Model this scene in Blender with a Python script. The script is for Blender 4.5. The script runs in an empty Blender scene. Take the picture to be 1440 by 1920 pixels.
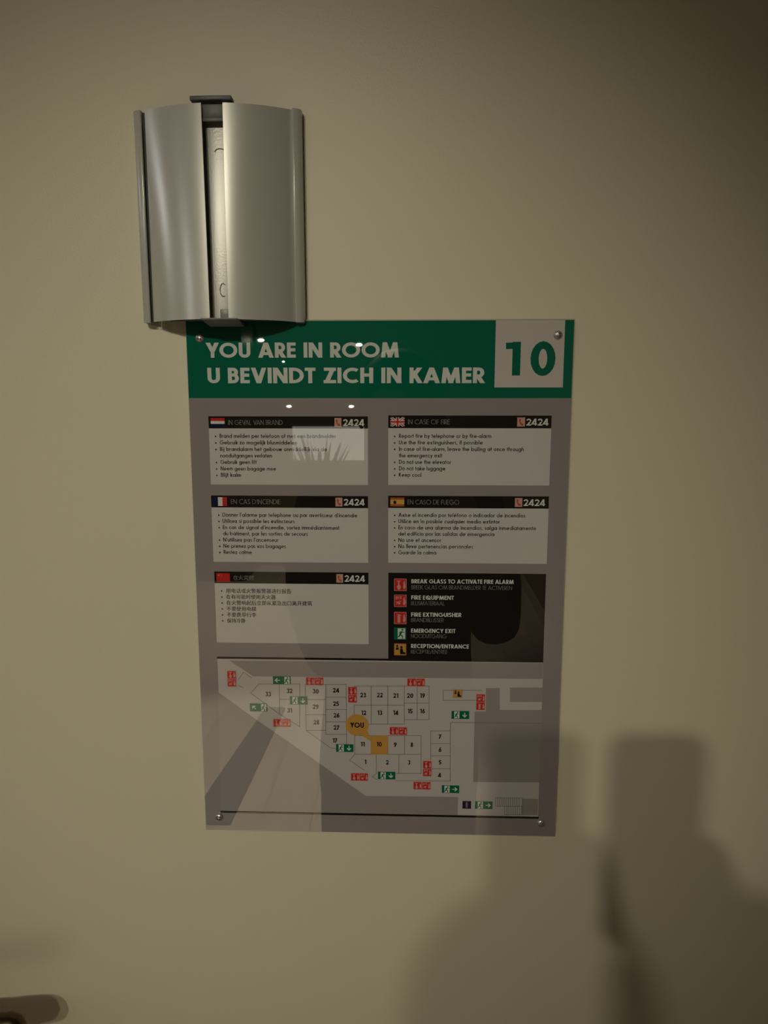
import bpy, bmesh, math, random
from math import pi, sin, cos, radians
from mathutils import Vector, Matrix, Euler
from mathutils.geometry import delaunay_2d_cdt

# ---------------------------------------------------------------- camera, world, light, exposure
SC = bpy.context.scene
COL = SC.collection
ZT = 1.651                                   # height of the sign's top edge above the floor
cam_d = bpy.data.cameras.new('camera')
cam = bpy.data.objects.new('camera', cam_d); COL.objects.link(cam)
cam.location = (0.025244, -0.599972, ZT - 0.051236)
yaw, pitch, roll = 0.034965, -0.160512, 0.000339
M3 = Matrix.Rotation(yaw, 3, 'Z') @ Matrix.Rotation(pitch, 3, 'X') @ Matrix.Rotation(roll, 3, 'Y') @ Matrix.Rotation(pi/2, 3, 'X')
cam.rotation_euler = M3.to_euler()
cam_d.sensor_fit = 'HORIZONTAL'; cam_d.sensor_width = 36.0; cam_d.lens = 36.0
cam_d.clip_start = 0.005; cam_d.clip_end = 50
SC.camera = cam

world = bpy.data.worlds.new('world'); SC.world = world; world.use_nodes = True
world.node_tree.nodes['Background'].inputs[0].default_value = (0.02, 0.02, 0.025, 1)
world.node_tree.nodes['Background'].inputs[1].default_value = 0.3

SC.view_settings.view_transform = 'Standard'; SC.view_settings.look = 'None'
SC.view_settings.gamma = 1.0; SC.view_settings.use_curve_mapping = False
SC.view_settings.exposure = 0.0

WARM = (1.0, 0.935, 0.72); NEUT = (1.0, 0.95, 0.78)
# (x, y, beam watts, spill watts, colour): ceiling downlights; last two added to brighten floor and far wall
DOWNLIGHTS = [(-0.731, -3.16, 0, 134.0, WARM), (-0.31, -3.16, 0, 88.0, WARM), (-1.48, -3.12, 0, 16.0, NEUT), (-0.62, -2.35, 780, 0, NEUT), (-0.60, -5.00, 230, 0, WARM)]
COOL = (0.86, 0.94, 1.0)
SIDE_LAMPS = [(-2.60, 2.55, 7.0), (-0.72, 2.50, 5.0)]   # (y, z, watts) on the left wall
POOL = (-.09, 0, 1.41)                       # what the tilted spotlights are aimed at
CEIL = 2.90

# ---------------------------------------------------------------- helpers
def link(o): COL.objects.link(o); return o
def mesh_obj(name, verts, faces, mats, parent=None, mi=None, smooth=False):
    me = bpy.data.meshes.new(name); me.from_pydata([tuple(v) for v in verts], [], faces); me.update()
    if not isinstance(mats, (list, tuple)): mats = [mats]
    for m in mats: me.materials.append(m)
    if mi: me.polygons.foreach_set('material_index', mi)
    if smooth: me.polygons.foreach_set('use_smooth', [True]*len(me.polygons))
    o = link(bpy.data.objects.new(name, me))
    if parent: o.parent = parent
    return o
def bm_obj(name, bm, mats, parent=None, smooth=False):
    me = bpy.data.meshes.new(name); bmesh.ops.recalc_face_normals(bm, faces=bm.faces[:]); bm.to_mesh(me); bm.free()
    if not isinstance(mats, (list, tuple)): mats = [mats]
    for m in mats: me.materials.append(m)
    if smooth:
        me.polygons.foreach_set('use_smooth', [True]*len(me.polygons))
        me.set_sharp_from_angle(angle=radians(38))
    o = link(bpy.data.objects.new(name, me))
    if parent: o.parent = parent
    return o
def empty(name, loc, label=None, cat=None, group=None):
    o = link(bpy.data.objects.new(name, None)); o.location = loc; o.empty_display_size = .05
    tag(o, label, cat, group); return o
def tag(o, label=None, cat=None, group=None, kind=None):
    if label: o['label'] = label
    if cat: o['category'] = cat
    if group: o['group'] = group
    if kind: o['kind'] = kind
    return o
def bx(bm, x0, x1, y0, y1, z0, z1, bev=0.0, seg=2, mat=0):
    vs = [bm.verts.new((x, y, z)) for x in (x0, x1) for y in (y0, y1) for z in (z0, z1)]
    fs = [bm.faces.new([vs[i] for i in q]) for q in ((0,1,3,2),(4,6,7,5),(0,4,5,1),(2,3,7,6),(0,2,6,4),(1,5,7,3))]
    for f in fs: f.material_index = mat
    if bev:
        es = list({e for f in fs for e in f.edges})
        r = bmesh.ops.bevel(bm, geom=es, offset=bev, segments=seg, affect='EDGES', profile=.5)
        for f in r['faces']: f.material_index = mat
def lathe(bm, prof, M=Matrix.Identity(4), n=32, mat=0):
    """profile [(r, h)] turned about local Z"""
    rings = []
    for r, h in prof:
        if r < 1e-6: rings.append([bm.verts.new(M @ Vector((0,0,h)))])
        else: rings.append([bm.verts.new(M @ Vector((r*cos(2*pi*i/n), r*sin(2*pi*i/n), h))) for i in range(n)])
    for a, b in zip(rings, rings[1:]):
        for i in range(n):
            j = (i+1) % n
            if len(a) == 1 and len(b) == 1: continue
            if len(a) == 1: f = bm.faces.new((a[0], b[j], b[i]))
            elif len(b) == 1: f = bm.faces.new((a[i], a[j], b[0]))
            else: f = bm.faces.new((a[i], a[j], b[j], b[i]))
            f.material_index = mat
def tube(bm, pts, rad, n=16, cap=True, flat=1.0):
    pts = [Vector(p) for p in pts]; rings = []
    if not isinstance(rad, (list, tuple)): rad = [rad]*len(pts)
    up = Vector((0,0,1))
    for i, p in enumerate(pts):
        t = (pts[min(i+1, len(pts)-1)] - pts[max(i-1, 0)]).normalized()
        a = t.cross(up)
        if a.length < 1e-3: a = t.cross(Vector((0,1,0)))
        a.normalize(); b = a.cross(t)
        rings.append([bm.verts.new(p + rad[i]*(cos(2*pi*k/n)*a + flat*sin(2*pi*k/n)*b)) for k in range(n)])
    for r, s in zip(rings, rings[1:]):
        for k in range(n): bm.faces.new((r[k], r[(k+1)%n], s[(k+1)%n], s[k]))
    if cap: bm.faces.new(rings[0][::-1]); bm.faces.new(rings[-1])

# ---------------------------------------------------------------- materials
def mat(name, col, rough=.5, metal=0.0, coat=0.0, coat_rough=.03, coat_ior=1.5, emit=None, strength=0, noise=None, bump=None, spec=None, aniso=None):
    """noise = (scale, amount) small colour variation; bump = (scale, strength, distance[, stretch])"""
    m = bpy.data.materials.new(name); m.use_nodes = True; nt = m.node_tree; b = nt.nodes['Principled BSDF']
    b.inputs['Base Color'].default_value = (*col, 1); b.inputs['Roughness'].default_value = rough
    b.inputs['Metallic'].default_value = metal
    b.inputs['Coat Weight'].default_value = coat; b.inputs['Coat Roughness'].default_value = coat_rough; b.inputs['Coat IOR'].default_value = coat_ior
    if spec is not None: b.inputs['Specular IOR Level'].default_value = spec
    if emit: b.inputs['Emission Color'].default_value = (*emit, 1); b.inputs['Emission Strength'].default_value = strength
    tc = nt.nodes.new('ShaderNodeTexCoord')
    if noise:
        n = nt.nodes.new('ShaderNodeTexNoise'); n.inputs['Scale'].default_value = noise[0]; n.inputs['Detail'].default_value = 4
        r = nt.nodes.new('ShaderNodeMapRange'); r.inputs[3].default_value = 1-noise[1]; r.inputs[4].default_value = 1+noise[1]
        mx = nt.nodes.new('ShaderNodeVectorMath'); mx.operation = 'SCALE'; mx.inputs[0].default_value = col
        nt.links.new(tc.outputs['Object'], n.inputs['Vector']); nt.links.new(n.outputs['Fac'], r.inputs[0])
        nt.links.new(r.outputs[0], mx.inputs['Scale']); nt.links.new(mx.outputs[0], b.inputs['Base Color'])
    if bump:
        n = nt.nodes.new('ShaderNodeTexNoise'); n.inputs['Scale'].default_value = bump[0]; n.inputs['Detail'].default_value = 2
        mp = nt.nodes.new('ShaderNodeMapping')
        if len(bump) > 3: mp.inputs['Scale'].default_value = bump[3]
        bp = nt.nodes.new('ShaderNodeBump'); bp.inputs['Strength'].default_value = bump[1]; bp.inputs['Distance'].default_value = bump[2]
        nt.links.new(tc.outputs['Object'], mp.inputs['Vector']); nt.links.new(mp.outputs[0], n.inputs['Vector'])
        nt.links.new(n.outputs['Fac'], bp.inputs['Height']); nt.links.new(bp.outputs[0], b.inputs['Normal'])
    return m
def ink(name, col):                          # flat print under a clear glossy acrylic face
    return mat('ink_'+name, col, rough=.6, coat=1.0, coat_rough=.012, coat_ior=1.75, spec=.0)

M_DOOR = mat('cream_door_paint', (.60, .555, .425), rough=.42, spec=.35, noise=(2.2, .02), bump=(750, .16, .0006))
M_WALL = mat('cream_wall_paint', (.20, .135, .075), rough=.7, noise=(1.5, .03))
M_CEIL = mat('ceiling_paint', (.20, .165, .12), rough=.85)
M_TRIM = mat('trim_paint', (.45, .40, .30), rough=.4)
M_ALU = mat('anodised_aluminium', (.54, .53, .50), rough=.27, metal=.28, noise=(60, .02), bump=(300, .03, .0003))
M_ALU_D = mat('brushed_back_aluminium', (.30, .29, .265), rough=.26, metal=.10, spec=.35, bump=(900, .10, .0004))
M_GREYP = mat('dark_grey_plastic', (.085, .08, .08), rough=.45)
M_GREYL = mat('light_grey_plastic', (.20, .20, .195), rough=.4)
M_SLOT = mat('gap_shade_black', (.010, .010, .009), rough=.6)
M_STEEL = mat('screw_steel', (.62, .60, .56), rough=.34, metal=.8)
M_BRASS = mat('bronze_handle', (.10, .075, .045), rough=.35, metal=1.0)
M_ACRYL = mat('acrylic_edge', (.40, .37, .31), rough=.15, coat=1.0)
M_BULB = mat('lamp_glow', (1, 1, 1), emit=(1.0, .86, .60), strength=26)
M_BLACK = mat('black_plastic', (.012, .012, .013), rough=.35)
M_WHITEP = mat('white_plastic', (.75, .74, .70), rough=.4)
M_DARKW = mat('dark_wood', (.06, .038, .022), rough=.45, noise=(8, .2))

I_GREEN = ink('green', (.003, .108, .068))
I_GREY = ink('grey', (.240, .210, .210))
I_PAPER = ink('panel_white', (.50, .475, .465))
I_LET = ink('letter_white', (.56, .57, .54))
I_TEN = ink('ten_white', (.49, .45, .43))
I_BLACK = ink('black', (.012, .010, .009))
I_TEXT = ink('text_grey', (.016, .014, .013))
I_MAPL = ink('map_light', (.44, .41, .40))
I_MAPG = ink('map_grey', (.262, .236, .228))
I_LINE = ink('line_grey', (.15, .14, .125))
I_RED = ink('red', (.46, .024, .022))
I_BLUE = ink('blue', (.008, .012, .055))
I_YEL = ink('yellow', (.55, .32, .07))
I_ORG = ink('orange', (.48, .25, .055))
I_BRN = ink('rust', (.33, .09, .02))
I_SAFE = ink('safety_green', (.003, .115, .055))
I_NAVY = ink('navy', (.02, .018, .045))
I_DIM = ink('dim_letters', (.20, .195, .18))
I_PINK = ink('pale_pink', (.50, .27, .24))

# ---------------------------------------------------------------- the setting
def struct(name, bm, m, parent=None, smooth=False):
    o = bm_obj(name, bm, m, parent, smooth)
    if not parent: o['kind'] = 'structure'
    return o
X0, X1, Y0 = -3.0, 0.95, -6.2
DY = 0.004                                   # door face; the sign's printed face is y = 0
DX0, DX1, DH = -0.452, 0.448, 2.12
bm = bmesh.new(); bx(bm, DX0, DX1, DY, DY+.042, .006, DH, bev=.0015)
door = struct('door_1', bm, M_DOOR)
bm = bmesh.new()
bx(bm, X0, DX0-.045, .03, .15, 0, CEIL); bx(bm, DX1+.045, X1, .03, .15, 0, CEIL); bx(bm, DX0-.045, DX1+.045, .03, .15, DH+.045, CEIL)
struct('wall_front', bm, M_WALL)
bm = bmesh.new()
bx(bm, DX0-.07, DX0-.004, .010, .15, 0, DH+.07, bev=.003); bx(bm, DX1+.004, DX1+.07, .010, .15, 0, DH+.07, bev=.003)
bx(bm, DX0-.004, DX1+.004, .010, .15, DH+.004, DH+.07, bev=.003)
struct('trim_1', bm, M_TRIM)
bm = bmesh.new(); bx(bm, X0-.1, X0, Y0, .15, 0, CEIL); struct('wall_left', bm, M_WALL)
bm = bmesh.new(); bx(bm, X1, X1+.1, Y0, .15, 0, CEIL); struct('wall_right', bm, M_WALL)
WX0, WX1, WZ0, WZ1 = -1.06, -.36, .93, 1.29
bm = bmesh.new()
bx(bm, X0-.1, WX0, Y0-.12, Y0, 0, CEIL); bx(bm, WX1, X1+.1, Y0-.12, Y0, 0, CEIL)
bx(bm, WX0, WX1, Y0-.12, Y0, 0, WZ0); bx(bm, WX0, WX1, Y0-.12, Y0, WZ1, CEIL)
struct('wall_back', bm, M_WALL)
bm = bmesh.new(); bx(bm, X0-.1, X1+.1, Y0-.1, .15, CEIL, CEIL+.1); struct('ceiling', bm, M_CEIL)
# floor of pale planks, each a board with a recessed joint
def plank_mat():
    m = mat('pale_oak', (.50, .42, .33), rough=.38, bump=(9, .2, .002, (30, 1.2, 1)))
    nt = m.node_tree; b = nt.nodes['Principled BSDF']
    oi = nt.nodes.new('ShaderNodeObjectInfo'); r = nt.nodes.new('ShaderNodeMapRange'); r.inputs[3].default_value = .86; r.inputs[4].default_value = 1.1
    tc = nt.nodes.new('ShaderNodeTexCoord'); mp = nt.nodes.new('ShaderNodeMapping'); mp.inputs['Scale'].default_value = (30, 1.2, 1)
    n = nt.nodes.new('ShaderNodeTexNoise'); n.inputs['Scale'].default_value = 2.5
    r2 = nt.nodes.new('ShaderNodeMapRange'); r2.inputs[3].default_value = .86; r2.inputs[4].default_value = 1.12
    mu = nt.nodes.new('ShaderNodeMath'); mu.operation = 'MULTIPLY'
    v = nt.nodes.new('ShaderNodeVectorMath'); v.operation = 'SCALE'; v.inputs[0].default_value = (.52, .44, .345)
    L = nt.links.new
    L(oi.outputs['Random'], r.inputs[0]); L(tc.outputs['Object'], mp.inputs['Vector']); L(mp.outputs[0], n.inputs['Vector']); L(n.outputs['Fac'], r2.inputs[0])
    L(r.outputs[0], mu.inputs[0]); L(r2.outputs[0], mu.inputs[1]); L(mu.outputs[0], v.inputs['Scale']); L(v.outputs[0], b.inputs['Base Color'])
    return m
M_PLANK = plank_mat()
bm = bmesh.new(); bx(bm, X0-.1, X1+.1, Y0-.1, .15, -.1, -.012)
floor = struct('floor', bm, mat('joint_brown', (.12, .09, .06), rough=.8))
pw, pl = .19, 1.55
bm = bmesh.new(); bx(bm, .0006, pw-.0006, .0006, pl-.0006, -.012, 0, bev=.0008, seg=1)
proto = bm_obj('plank', bm, M_PLANK, floor); first = True
rnd = random.Random(3)
nx = int(math.ceil((X1-X0)/pw))
for i in range(nx):
    y = Y0 - rnd.random()*pl
    while y < .02:
        o = proto if first else link(proto.copy())
        first = False
        o.parent = floor; o.location = (X0+i*pw, y, 0); y += pl
# skirting
bm = bmesh.new(); bx(bm, X0, X0+.015, Y0, .03, 0, .09, bev=.003); struct('baseboard_left', bm, M_TRIM)
bm = bmesh.new(); bx(bm, X1-.015, X1, Y0, .03, 0, .09, bev=.003); struct('baseboard_right', bm, M_TRIM)
# window added with a glowing pane, for a bright patch mirrored in the sign
bm = bmesh.new()
for a in ((WX0, WX1, WZ0, WZ0+.03), (WX0, WX1, WZ1-.03, WZ1), (WX0, WX0+.03, WZ0+.03, WZ1-.03), (WX1-.03, WX1, WZ0+.03, WZ1-.03)):
    bx(bm, a[0], a[1], Y0-.07, Y0-.02, a[2], a[3], bev=.003)
win = struct('added_window_1', bm, M_TRIM)
bm = bmesh.new(); bx(bm, WX0+.02, WX1-.02, Y0-.05, Y0-.045, WZ0+.02, WZ1-.02)
bm_obj('pane', bm, mat('added_glow_pane', (.8, .8, .78), rough=.6, emit=(1.0, .96, .86), strength=1.4), win)

# ---------------------------------------------------------------- stroke lettering (geometric sans), cap height = 1
def clip_poly(P, a, b, c):                   # keep a*x+b*y+c >= 0
    out = []
    for i in range(len(P)):
        p, q = P[i], P[(i+1) % len(P)]; dp = a*p[0]+b*p[1]+c; dq = a*q[0]+b*q[1]+c
        if dp >= 0: out.append(p)
        if dp*dq < 0:
            t = dp/(dp-dq); out.append((p[0]+t*(q[0]-p[0]), p[1]+t*(q[1]-p[1])))
    return out
def seg(x0, y0, x1, y1, w, lo=None, hi=None, xl=None, xr=None, ext=0.0):
    dx, dy = x1-x0, y1-y0; L = math.hypot(dx, dy) or 1e-9; dx /= L; dy /= L
    x0 -= dx*ext; y0 -= dy*ext; x1 += dx*ext; y1 += dy*ext; nx_, ny_ = -dy*w/2, dx*w/2
    P = [(x0+nx_, y0+ny_), (x0-nx_, y0-ny_), (x1-nx_, y1-ny_), (x1+nx_, y1+ny_)]
    if lo is not None and len(P) > 2: P = clip_poly(P, 0, 1, -lo)
    if hi is not None and len(P) > 2: P = clip_poly(P, 0, -1, hi)
    if xl is not None and len(P) > 2: P = clip_poly(P, 1, 0, -xl)
    if xr is not None and len(P) > 2: P = clip_poly(P, -1, 0, xr)
    return [P] if len(P) > 2 else []
def arc(cx, cy, rx, ry, a0, a1, w, n=None):
    n = n or max(4, int(abs(a1-a0)/18)); out = []
    for i in range(n):
        t0 = radians(a0+(a1-a0)*i/n); t1 = radians(a0+(a1-a0)*(i+1)/n)
        o0 = (cx+(rx+w/2)*cos(t0), cy+(ry+w/2)*sin(t0)); o1 = (cx+(rx+w/2)*cos(t1), cy+(ry+w/2)*sin(t1))
        i0 = (cx+(rx-w/2)*cos(t0), cy+(ry-w/2)*sin(t0)); i1 = (cx+(rx-w/2)*cos(t1), cy+(ry-w/2)*sin(t1))
        out.append([o0, o1, i1, i0])
    return out
def dot(x, y, r): return [[(x+r*cos(2*pi*i/10), y+r*sin(2*pi*i/10)) for i in range(10)]]
XH = .66
def diag(x0, y0, x1, y1, w, lo=0, hi=1, f=1.12, xl=None):
    return seg(x0, y0, x1, y1, w*f, lo=lo, hi=hi, ext=w*2, xl=xl)
def glyph(c, w):
    h = w/2; S, A, D = seg, arc, diag
    def bowl(xk, xr, ya, yb, x0=0): return S(x0, ya, xk, ya, w)+S(x0, yb, xk, yb, w)+A(xk, (ya+yb)/2, xr-h-xk, abs(yb-ya)/2, -90, 90, w)
    def ring(cx, cy, R, a0=0, a1=360): return A(cx, cy, R-h, R-h, a0, a1, w)
    k = w-.13                                # extra width for bold cuts
    if c == 'A': W = .80+k*.6; return W, D(h*1.1, 0, W/2, 1, w)+D(W-h*1.1, 0, W/2, 1, w)+S(W*.24, .27, W*.76, .27, w*.9)
    if c == 'B': W = .50+k*.9; return W, S(h,0,h,1,w)+bowl(W*.52, W*.94, 1-h, .53)+bowl(W*.52, W, .53, h)
    if c == 'C': W = .80+k*.2; return W, A(.5, .5, .5-h, .5-h, 52, 308, w)
    if c == 'D': W = .74+k*.3; return W, S(h,0,h,1,w)+bowl(W-.5 if W > .6 else .1, W, 1-h, h)
    if c == 'E': W = .44+k*.6; return W, S(h,0,h,1,w)+S(0,1-h,W,1-h,w)+S(0,h,W,h,w)+S(0,.52,W*.96,.52,w)
    if c == 'F': W = .43+k*.6; return W, S(h,0,h,1,w)+S(0,1-h,W,1-h,w)+S(0,.50,W*.96,.50,w)
    if c == 'G': W = .98; return W, A(.5, .5, .5-h, .5-h, 48, 360, w)+S(.52, .5-h*.2, 1.0, .5-h*.2, w)
    if c == 'H': W = .62+k*.6; return W, S(h,0,h,1,w)+S(W-h,0,W-h,1,w)+S(0,.52,W,.52,w)
    if c == 'I': return w, S(h,0,h,1,w)
    if c == 'J': W = .34+k; return W, S(W-h,.25,W-h,1,w)+A(W-h-.16,.25,.16,.25-h,180,360,w)
    if c == 'K': W = .60+k*.9; return W, S(h,0,h,1,w)+D(w*.75, .40, W-h*1.4, 1, w, xl=h)+D(w*.9+.06, .60, W-h*1.2, 0, w, xl=h, hi=.80)
    if c == 'L': W = .40+k*.6; return W, S(h,0,h,1,w)+S(0,h,W,h,w)
    if c == 'M': W = .92+k*.7; return W, D(h*1.1,0,.14+h*.6,1,w*.98)+D(W-h*1.1,0,W-.14-h*.6,1,w*.98)+D(.14+h*.6,1,W/2,.06,w,lo=0)+D(W-.14-h*.6,1,W/2,.06,w,lo=0)
    if c == 'N': W = .70+k*.6; return W, S(h,0,h,1,w)+S(W-h,0,W-h,1,w)+D(h,1,W-h,0,w)
    if c == 'O': return 1.0, A(.5,.5,.5-h,.5-h,0,360,w)
    if c == 'P': W = .50+k*.9; return W, S(h,0,h,1,w)+bowl(W*.5, W, 1-h, .44)
    if c == 'Q': return 1.02, A(.5,.5,.5-h,.5-h,0,360,w)+D(.55,.4,.95,0,w)
    if c == 'R': W = .52+k*1.0; return W, S(h,0,h,1,w)+bowl(W*.5, W*.96, 1-h, .45)+D(W*.42,.45,W-h,0,w,hi=.47)
    if c == 'S': W = .50+k*.8; return W, A(W/2,.745,W/2-h-.01,.255-h+.01,20,270,w)+A(W/2,.255,W/2-h,.255-h+.01,90,-160,w)
    if c == 'T': W = .48+k*.9; return W, S(W/2,0,W/2,1,w)+S(0,1-h,W,1-h,w)
    if c == 'U': W = .60+k*.6; return W, S(h,W/2,h,1,w)+S(W-h,W/2,W-h,1,w)+A(W/2,W/2,W/2-h,W/2-h,180,360,w)
    if c == 'V': W = .74+k*.6; return W, D(h*1.1,1,W/2,0,w)+D(W-h*1.1,1,W/2,0,w)
    if c == 'W': W = 1.1+k; return W, D(h*1.1,1,W*.28,0,w)+D(W*.28,0,W/2,1,w)+D(W/2,1,W*.72,0,w)+D(W*.72,0,W-h*1.1,1,w)
    if c == 'X': W = .66+k*.7; return W, D(h*1.2,0,W-h*1.2,1,w)+D(h*1.2,1,W-h*1.2,0,w)
    if c == 'Y': W = .68+k*.8; return W, S(W/2,0,W/2,.5,w)+D(h*1.2,1,W/2,.40,w,lo=.40)+D(W-h*1.2,1,W/2,.40,w,lo=.40)
    if c == 'Z': W = .60+k*.5; return W, S(0.02,1-h,W,1-h,w)+S(0,h,W,h,w)+D(w*.65,0,W-w*.65,1,w)
    # digits
    if c == '0': W = .60+k*.6; return W, A(W/2,.5,W/2-h,.5-h,0,360,w)
    if c == '1': W = .24+w*.75; return W, S(W-h,0,W-h,1,w)+S(0,.97-h*.8,W-w*.8,1-h,w*.85,hi=1)
    if c == '2': W = .54+k*.8; return W, A(W/2,1-W/2,W/2-h,W/2-h,-38,175,w)+S(0,h,W,h,w)+D(w*.75,0,W*.5+(W/2-h)*.80,1-W/2-(W/2-h)*.60,w,hi=.52)
    if c == '3': W = .52+k*.7; return W, A(W/2,.745,W/2-h-.02,.255-h,-90,160,w)+A(W/2,.27,W/2-h,.27-h,-165,90,w)
    if c == '4': W = .60+k*.8; return W, S(W*.72,0,W*.72,1,w)+S(0,.24,W,.24,w)+D(h*.6,.22,W*.70,1,w,lo=.24-h)
    if c == '5': W = .52+k*.7; return W, S(W*.20,1-h,W*.94,1-h,w)+S(W*.28,1-h*.5,W*.20,.50,w)+A(W/2-.02,.32,W/2-h+.02,.32-h,-150,125,w)
    if c == '6': W = .56+k*.7; return W, A(W/2,.31,W/2-h,.31-h,0,360,w)+D(w*.62,.36,W*.68,1,w,lo=.33)
    if c == '7': W = .52+k*.7; return W, S(0,1-h,W,1-h,w)+D(W*.22,0,W-h*1.1,1,w)
    if c == '8': W = .52+k*.7; return W, A(W/2,.755,W/2-h-.03,.245-h,0,360,w)+A(W/2,.27,W/2-h,.27-h,0,360,w)
    if c == '9': W = .56+k*.7; return W, A(W/2,.69,W/2-h,.31-h,0,360,w)+D(W*.32,0,W-w*.62,.64,w,hi=.67)
    # lower case
    r = XH/2
    if c in 'aàáâ': return XH+.02, ring(r,r,r)+S(XH-h+.02,0,XH-h+.02,XH,w)+acc(c, r)
    if c == 'b': return XH, ring(r,r,r)+S(h,0,h,1.04,w)
    if c == 'c': return XH*.80, ring(r,r,r,50,310)
    if c == 'd': return XH+.02, ring(r,r,r)+S(XH-h+.02,0,XH-h+.02,1.04,w)
    if c in 'eéèê': return XH, ring(r,r,r,0,320)+S(h,r,XH,r,w*.9)+acc(c, r)
    if c == 'f': return .30, S(.13,0,.13,.86,w)+A(.13+.12,.86,.12,.18-h,90,180,w)+S(0,XH-h,.29,XH-h,w)
    if c == 'g': return XH+.02, ring(r,r,r)+S(XH-h+.02,-.05,XH-h+.02,XH,w)+A(r,-.05,r-h+.02,.24-h,180,360,w)
    if c == 'h': W = .50; return W, S(h,0,h,1.04,w)+A(W/2,XH-W/2,W/2-h,W/2-h,0,180,w)+S(W-h,0,W-h,XH-W/2,w)
    if c in 'ií': return w+.02, S(h+.01,0,h+.01,XH,w)+(dot(h+.01,.86,w*.68) if c == 'i' else acc(c, h))
    if c == 'j': return w+.05, S(h+.03,-.1,h+.03,XH,w)+A(h-.09,-.1,.12,.15,270,360,w)+dot(h+.03,.86,w*.68)
    if c == 'k': W = .44; return W, S(h,0,h,1.04,w)+D(w*.8,.26,W-h,XH,w,hi=XH,xl=h)+D(w*1.1,.40,W-h,0,w,hi=.55,xl=h)
    if c == 'l': return w+.02, S(h+.01,0,h+.01,1.04,w)
    if c == 'm': W = .82; q = (W-w)/4+h; return W, S(h,0,h,XH,w)+A(q,XH-q,q-h,q-h,0,180,w)+S(2*q-h,0,2*q-h,XH-q,w)+A(3*q-w,XH-q,q-h,q-h,0,180,w)+S(W-h,0,W-h,XH-q,w)
    if c == 'n': W = .50; return W, S(h,0,h,XH,w)+A(W/2,XH-W/2,W/2-h,W/2-h,0,180,w)+S(W-h,0,W-h,XH-W/2,w)
    if c in 'oó': return XH, ring(r,r,r)+acc(c, r)
    if c == 'p': return XH, ring(r,r,r)+S(h,-.30,h,XH,w)
    if c == 'q': return XH+.02, ring(r,r,r)+S(XH-h+.02,-.30,XH-h+.02,XH,w)
    if c == 'r': return .30, S(h,0,h,XH,w)+A(.22,XH-.2,.22-h,.2-h,70,180,w)
    if c == 's': W = .36; return W, A(W/2,XH*.745,W/2-h,XH*.255-h+.01,20,270,w)+A(W/2,XH*.255,W/2-h,XH*.255-h+.01,90,-160,w)
    if c == 't': return .28, S(.14,0,.14,.90,w)+S(0,XH-h,.28,XH-h,w)
    if c == 'u': W = .50; return W, S(W-h,0,W-h,XH,w)+A(W/2,W/2,W/2-h,W/2-h,180,360,w)+S(h,W/2,h,XH,w)
    if c == 'v': W = .52; return W, D(h*1.1,XH,W/2,0,w,hi=XH)+D(W-h*1.1,XH,W/2,0,w,hi=XH)
    if c == 'w': W = .80; return W, D(h*1.1,XH,W*.28,0,w,hi=XH)+D(W*.28,0,W/2,XH,w,hi=XH)+D(W/2,XH,W*.72,0,w,hi=XH)+D(W*.72,0,W-h*1.1,XH,w,hi=XH)
    if c == 'x': W = .50; return W, D(h*1.2,0,W-h*1.2,XH,w,hi=XH)+D(h*1.2,XH,W-h*1.2,0,w,hi=XH)
    if c == 'y': W = .52; return W, D(h*1.1,XH,W/2,.02,w,hi=XH,lo=.0)+D(W*.16,-.30,W-h*1.1,XH,w,lo=-.30,hi=XH)
    if c == 'z': W = .44; return W, S(0,XH-h,W,XH-h,w)+S(0,h,W,h,w)+D(w*.65,0,W-w*.65,XH,w,hi=XH)
    if c == '.': return w+.04, dot(h+.02, h, w*.7)
    if c == ',': return w+.04, S(h+.05,h+.04,h-.02,-.14,w*.9)
    if c == "'": return w+.02, S(h+.02,.98,h,.72,w*.9)
    if c == '-': return .28, S(0,.32,.28,.32,w)
    if c == '/': return .40, D(.02,-.08,.38,1.0,w*.85,lo=-.08)
    if c == ' ': return .20, []
    return .4, []
def acc(c, x):
    if c in 'áéíó': return seg(x-.02, .76, x+.12, .94, .1)
    if c in 'àè': return seg(x+.02, .76, x-.12, .94, .1)
    if c in 'âê': return seg(x-.12, .77, x, .92, .09)+seg(x+.12, .77, x, .92, .09)
    return []
KERN = {'AV':-.16,'VA':-.16,'YO':-.06,'RO':-.02,'KA':-.04,'DT':-.02,'AR':-.0,'LA':-.02,'TI':0,'TE':0,'CA':-.05,'TO':-.06}
def text(s, x0, base, cap, w=.13, x1=None, centre=None, gap=.085, space=.30):
    """polygons in sign millimetres (y down); x1 stretches the line to end there"""
    adv = 0; items = []
    for i, c in enumerate(s):
        W, P = glyph(c, w)
        if c == ' ': adv += space; continue
        if i and s[i-1:i+1] in KERN: adv += KERN[s[i-1:i+1]]
        items.append((adv, P)); adv += W+gap
    adv -= gap; sx = cap
    if x1 is not None: sx = (x1-x0)/adv
    if centre is not None: x0 = centre-adv*sx/2
    return [[(x0+(a+p[0])*sx, base-p[1]*cap) for p in poly] for a, P in items for poly in P]
def cjk(s, x0, base, size, x1=None):
    """Chinese characters through Blender's built-in fallback face, turned into flat polygons"""
    c = bpy.data.curves.new('t', 'FONT'); c.body = s; c.resolution_u = 2
    o = link(bpy.data.objects.new('t', c)); bpy.context.view_layer.update()
    me = bpy.data.meshes.new_from_object(o.evaluated_get(bpy.context.evaluated_depsgraph_get()))
    xs = [v.co.x for v in me.vertices] or [0, 1]
    sx = size if x1 is None else (x1-x0)/(max(xs)-min(xs))
    P = [[(x0+(me.vertices[i].co.x-min(xs))*sx, base-me.vertices[i].co.y*size) for i in p.vertices] for p in me.polygons]
    bpy.data.objects.remove(o); bpy.data.meshes.remove(me); return P

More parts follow.
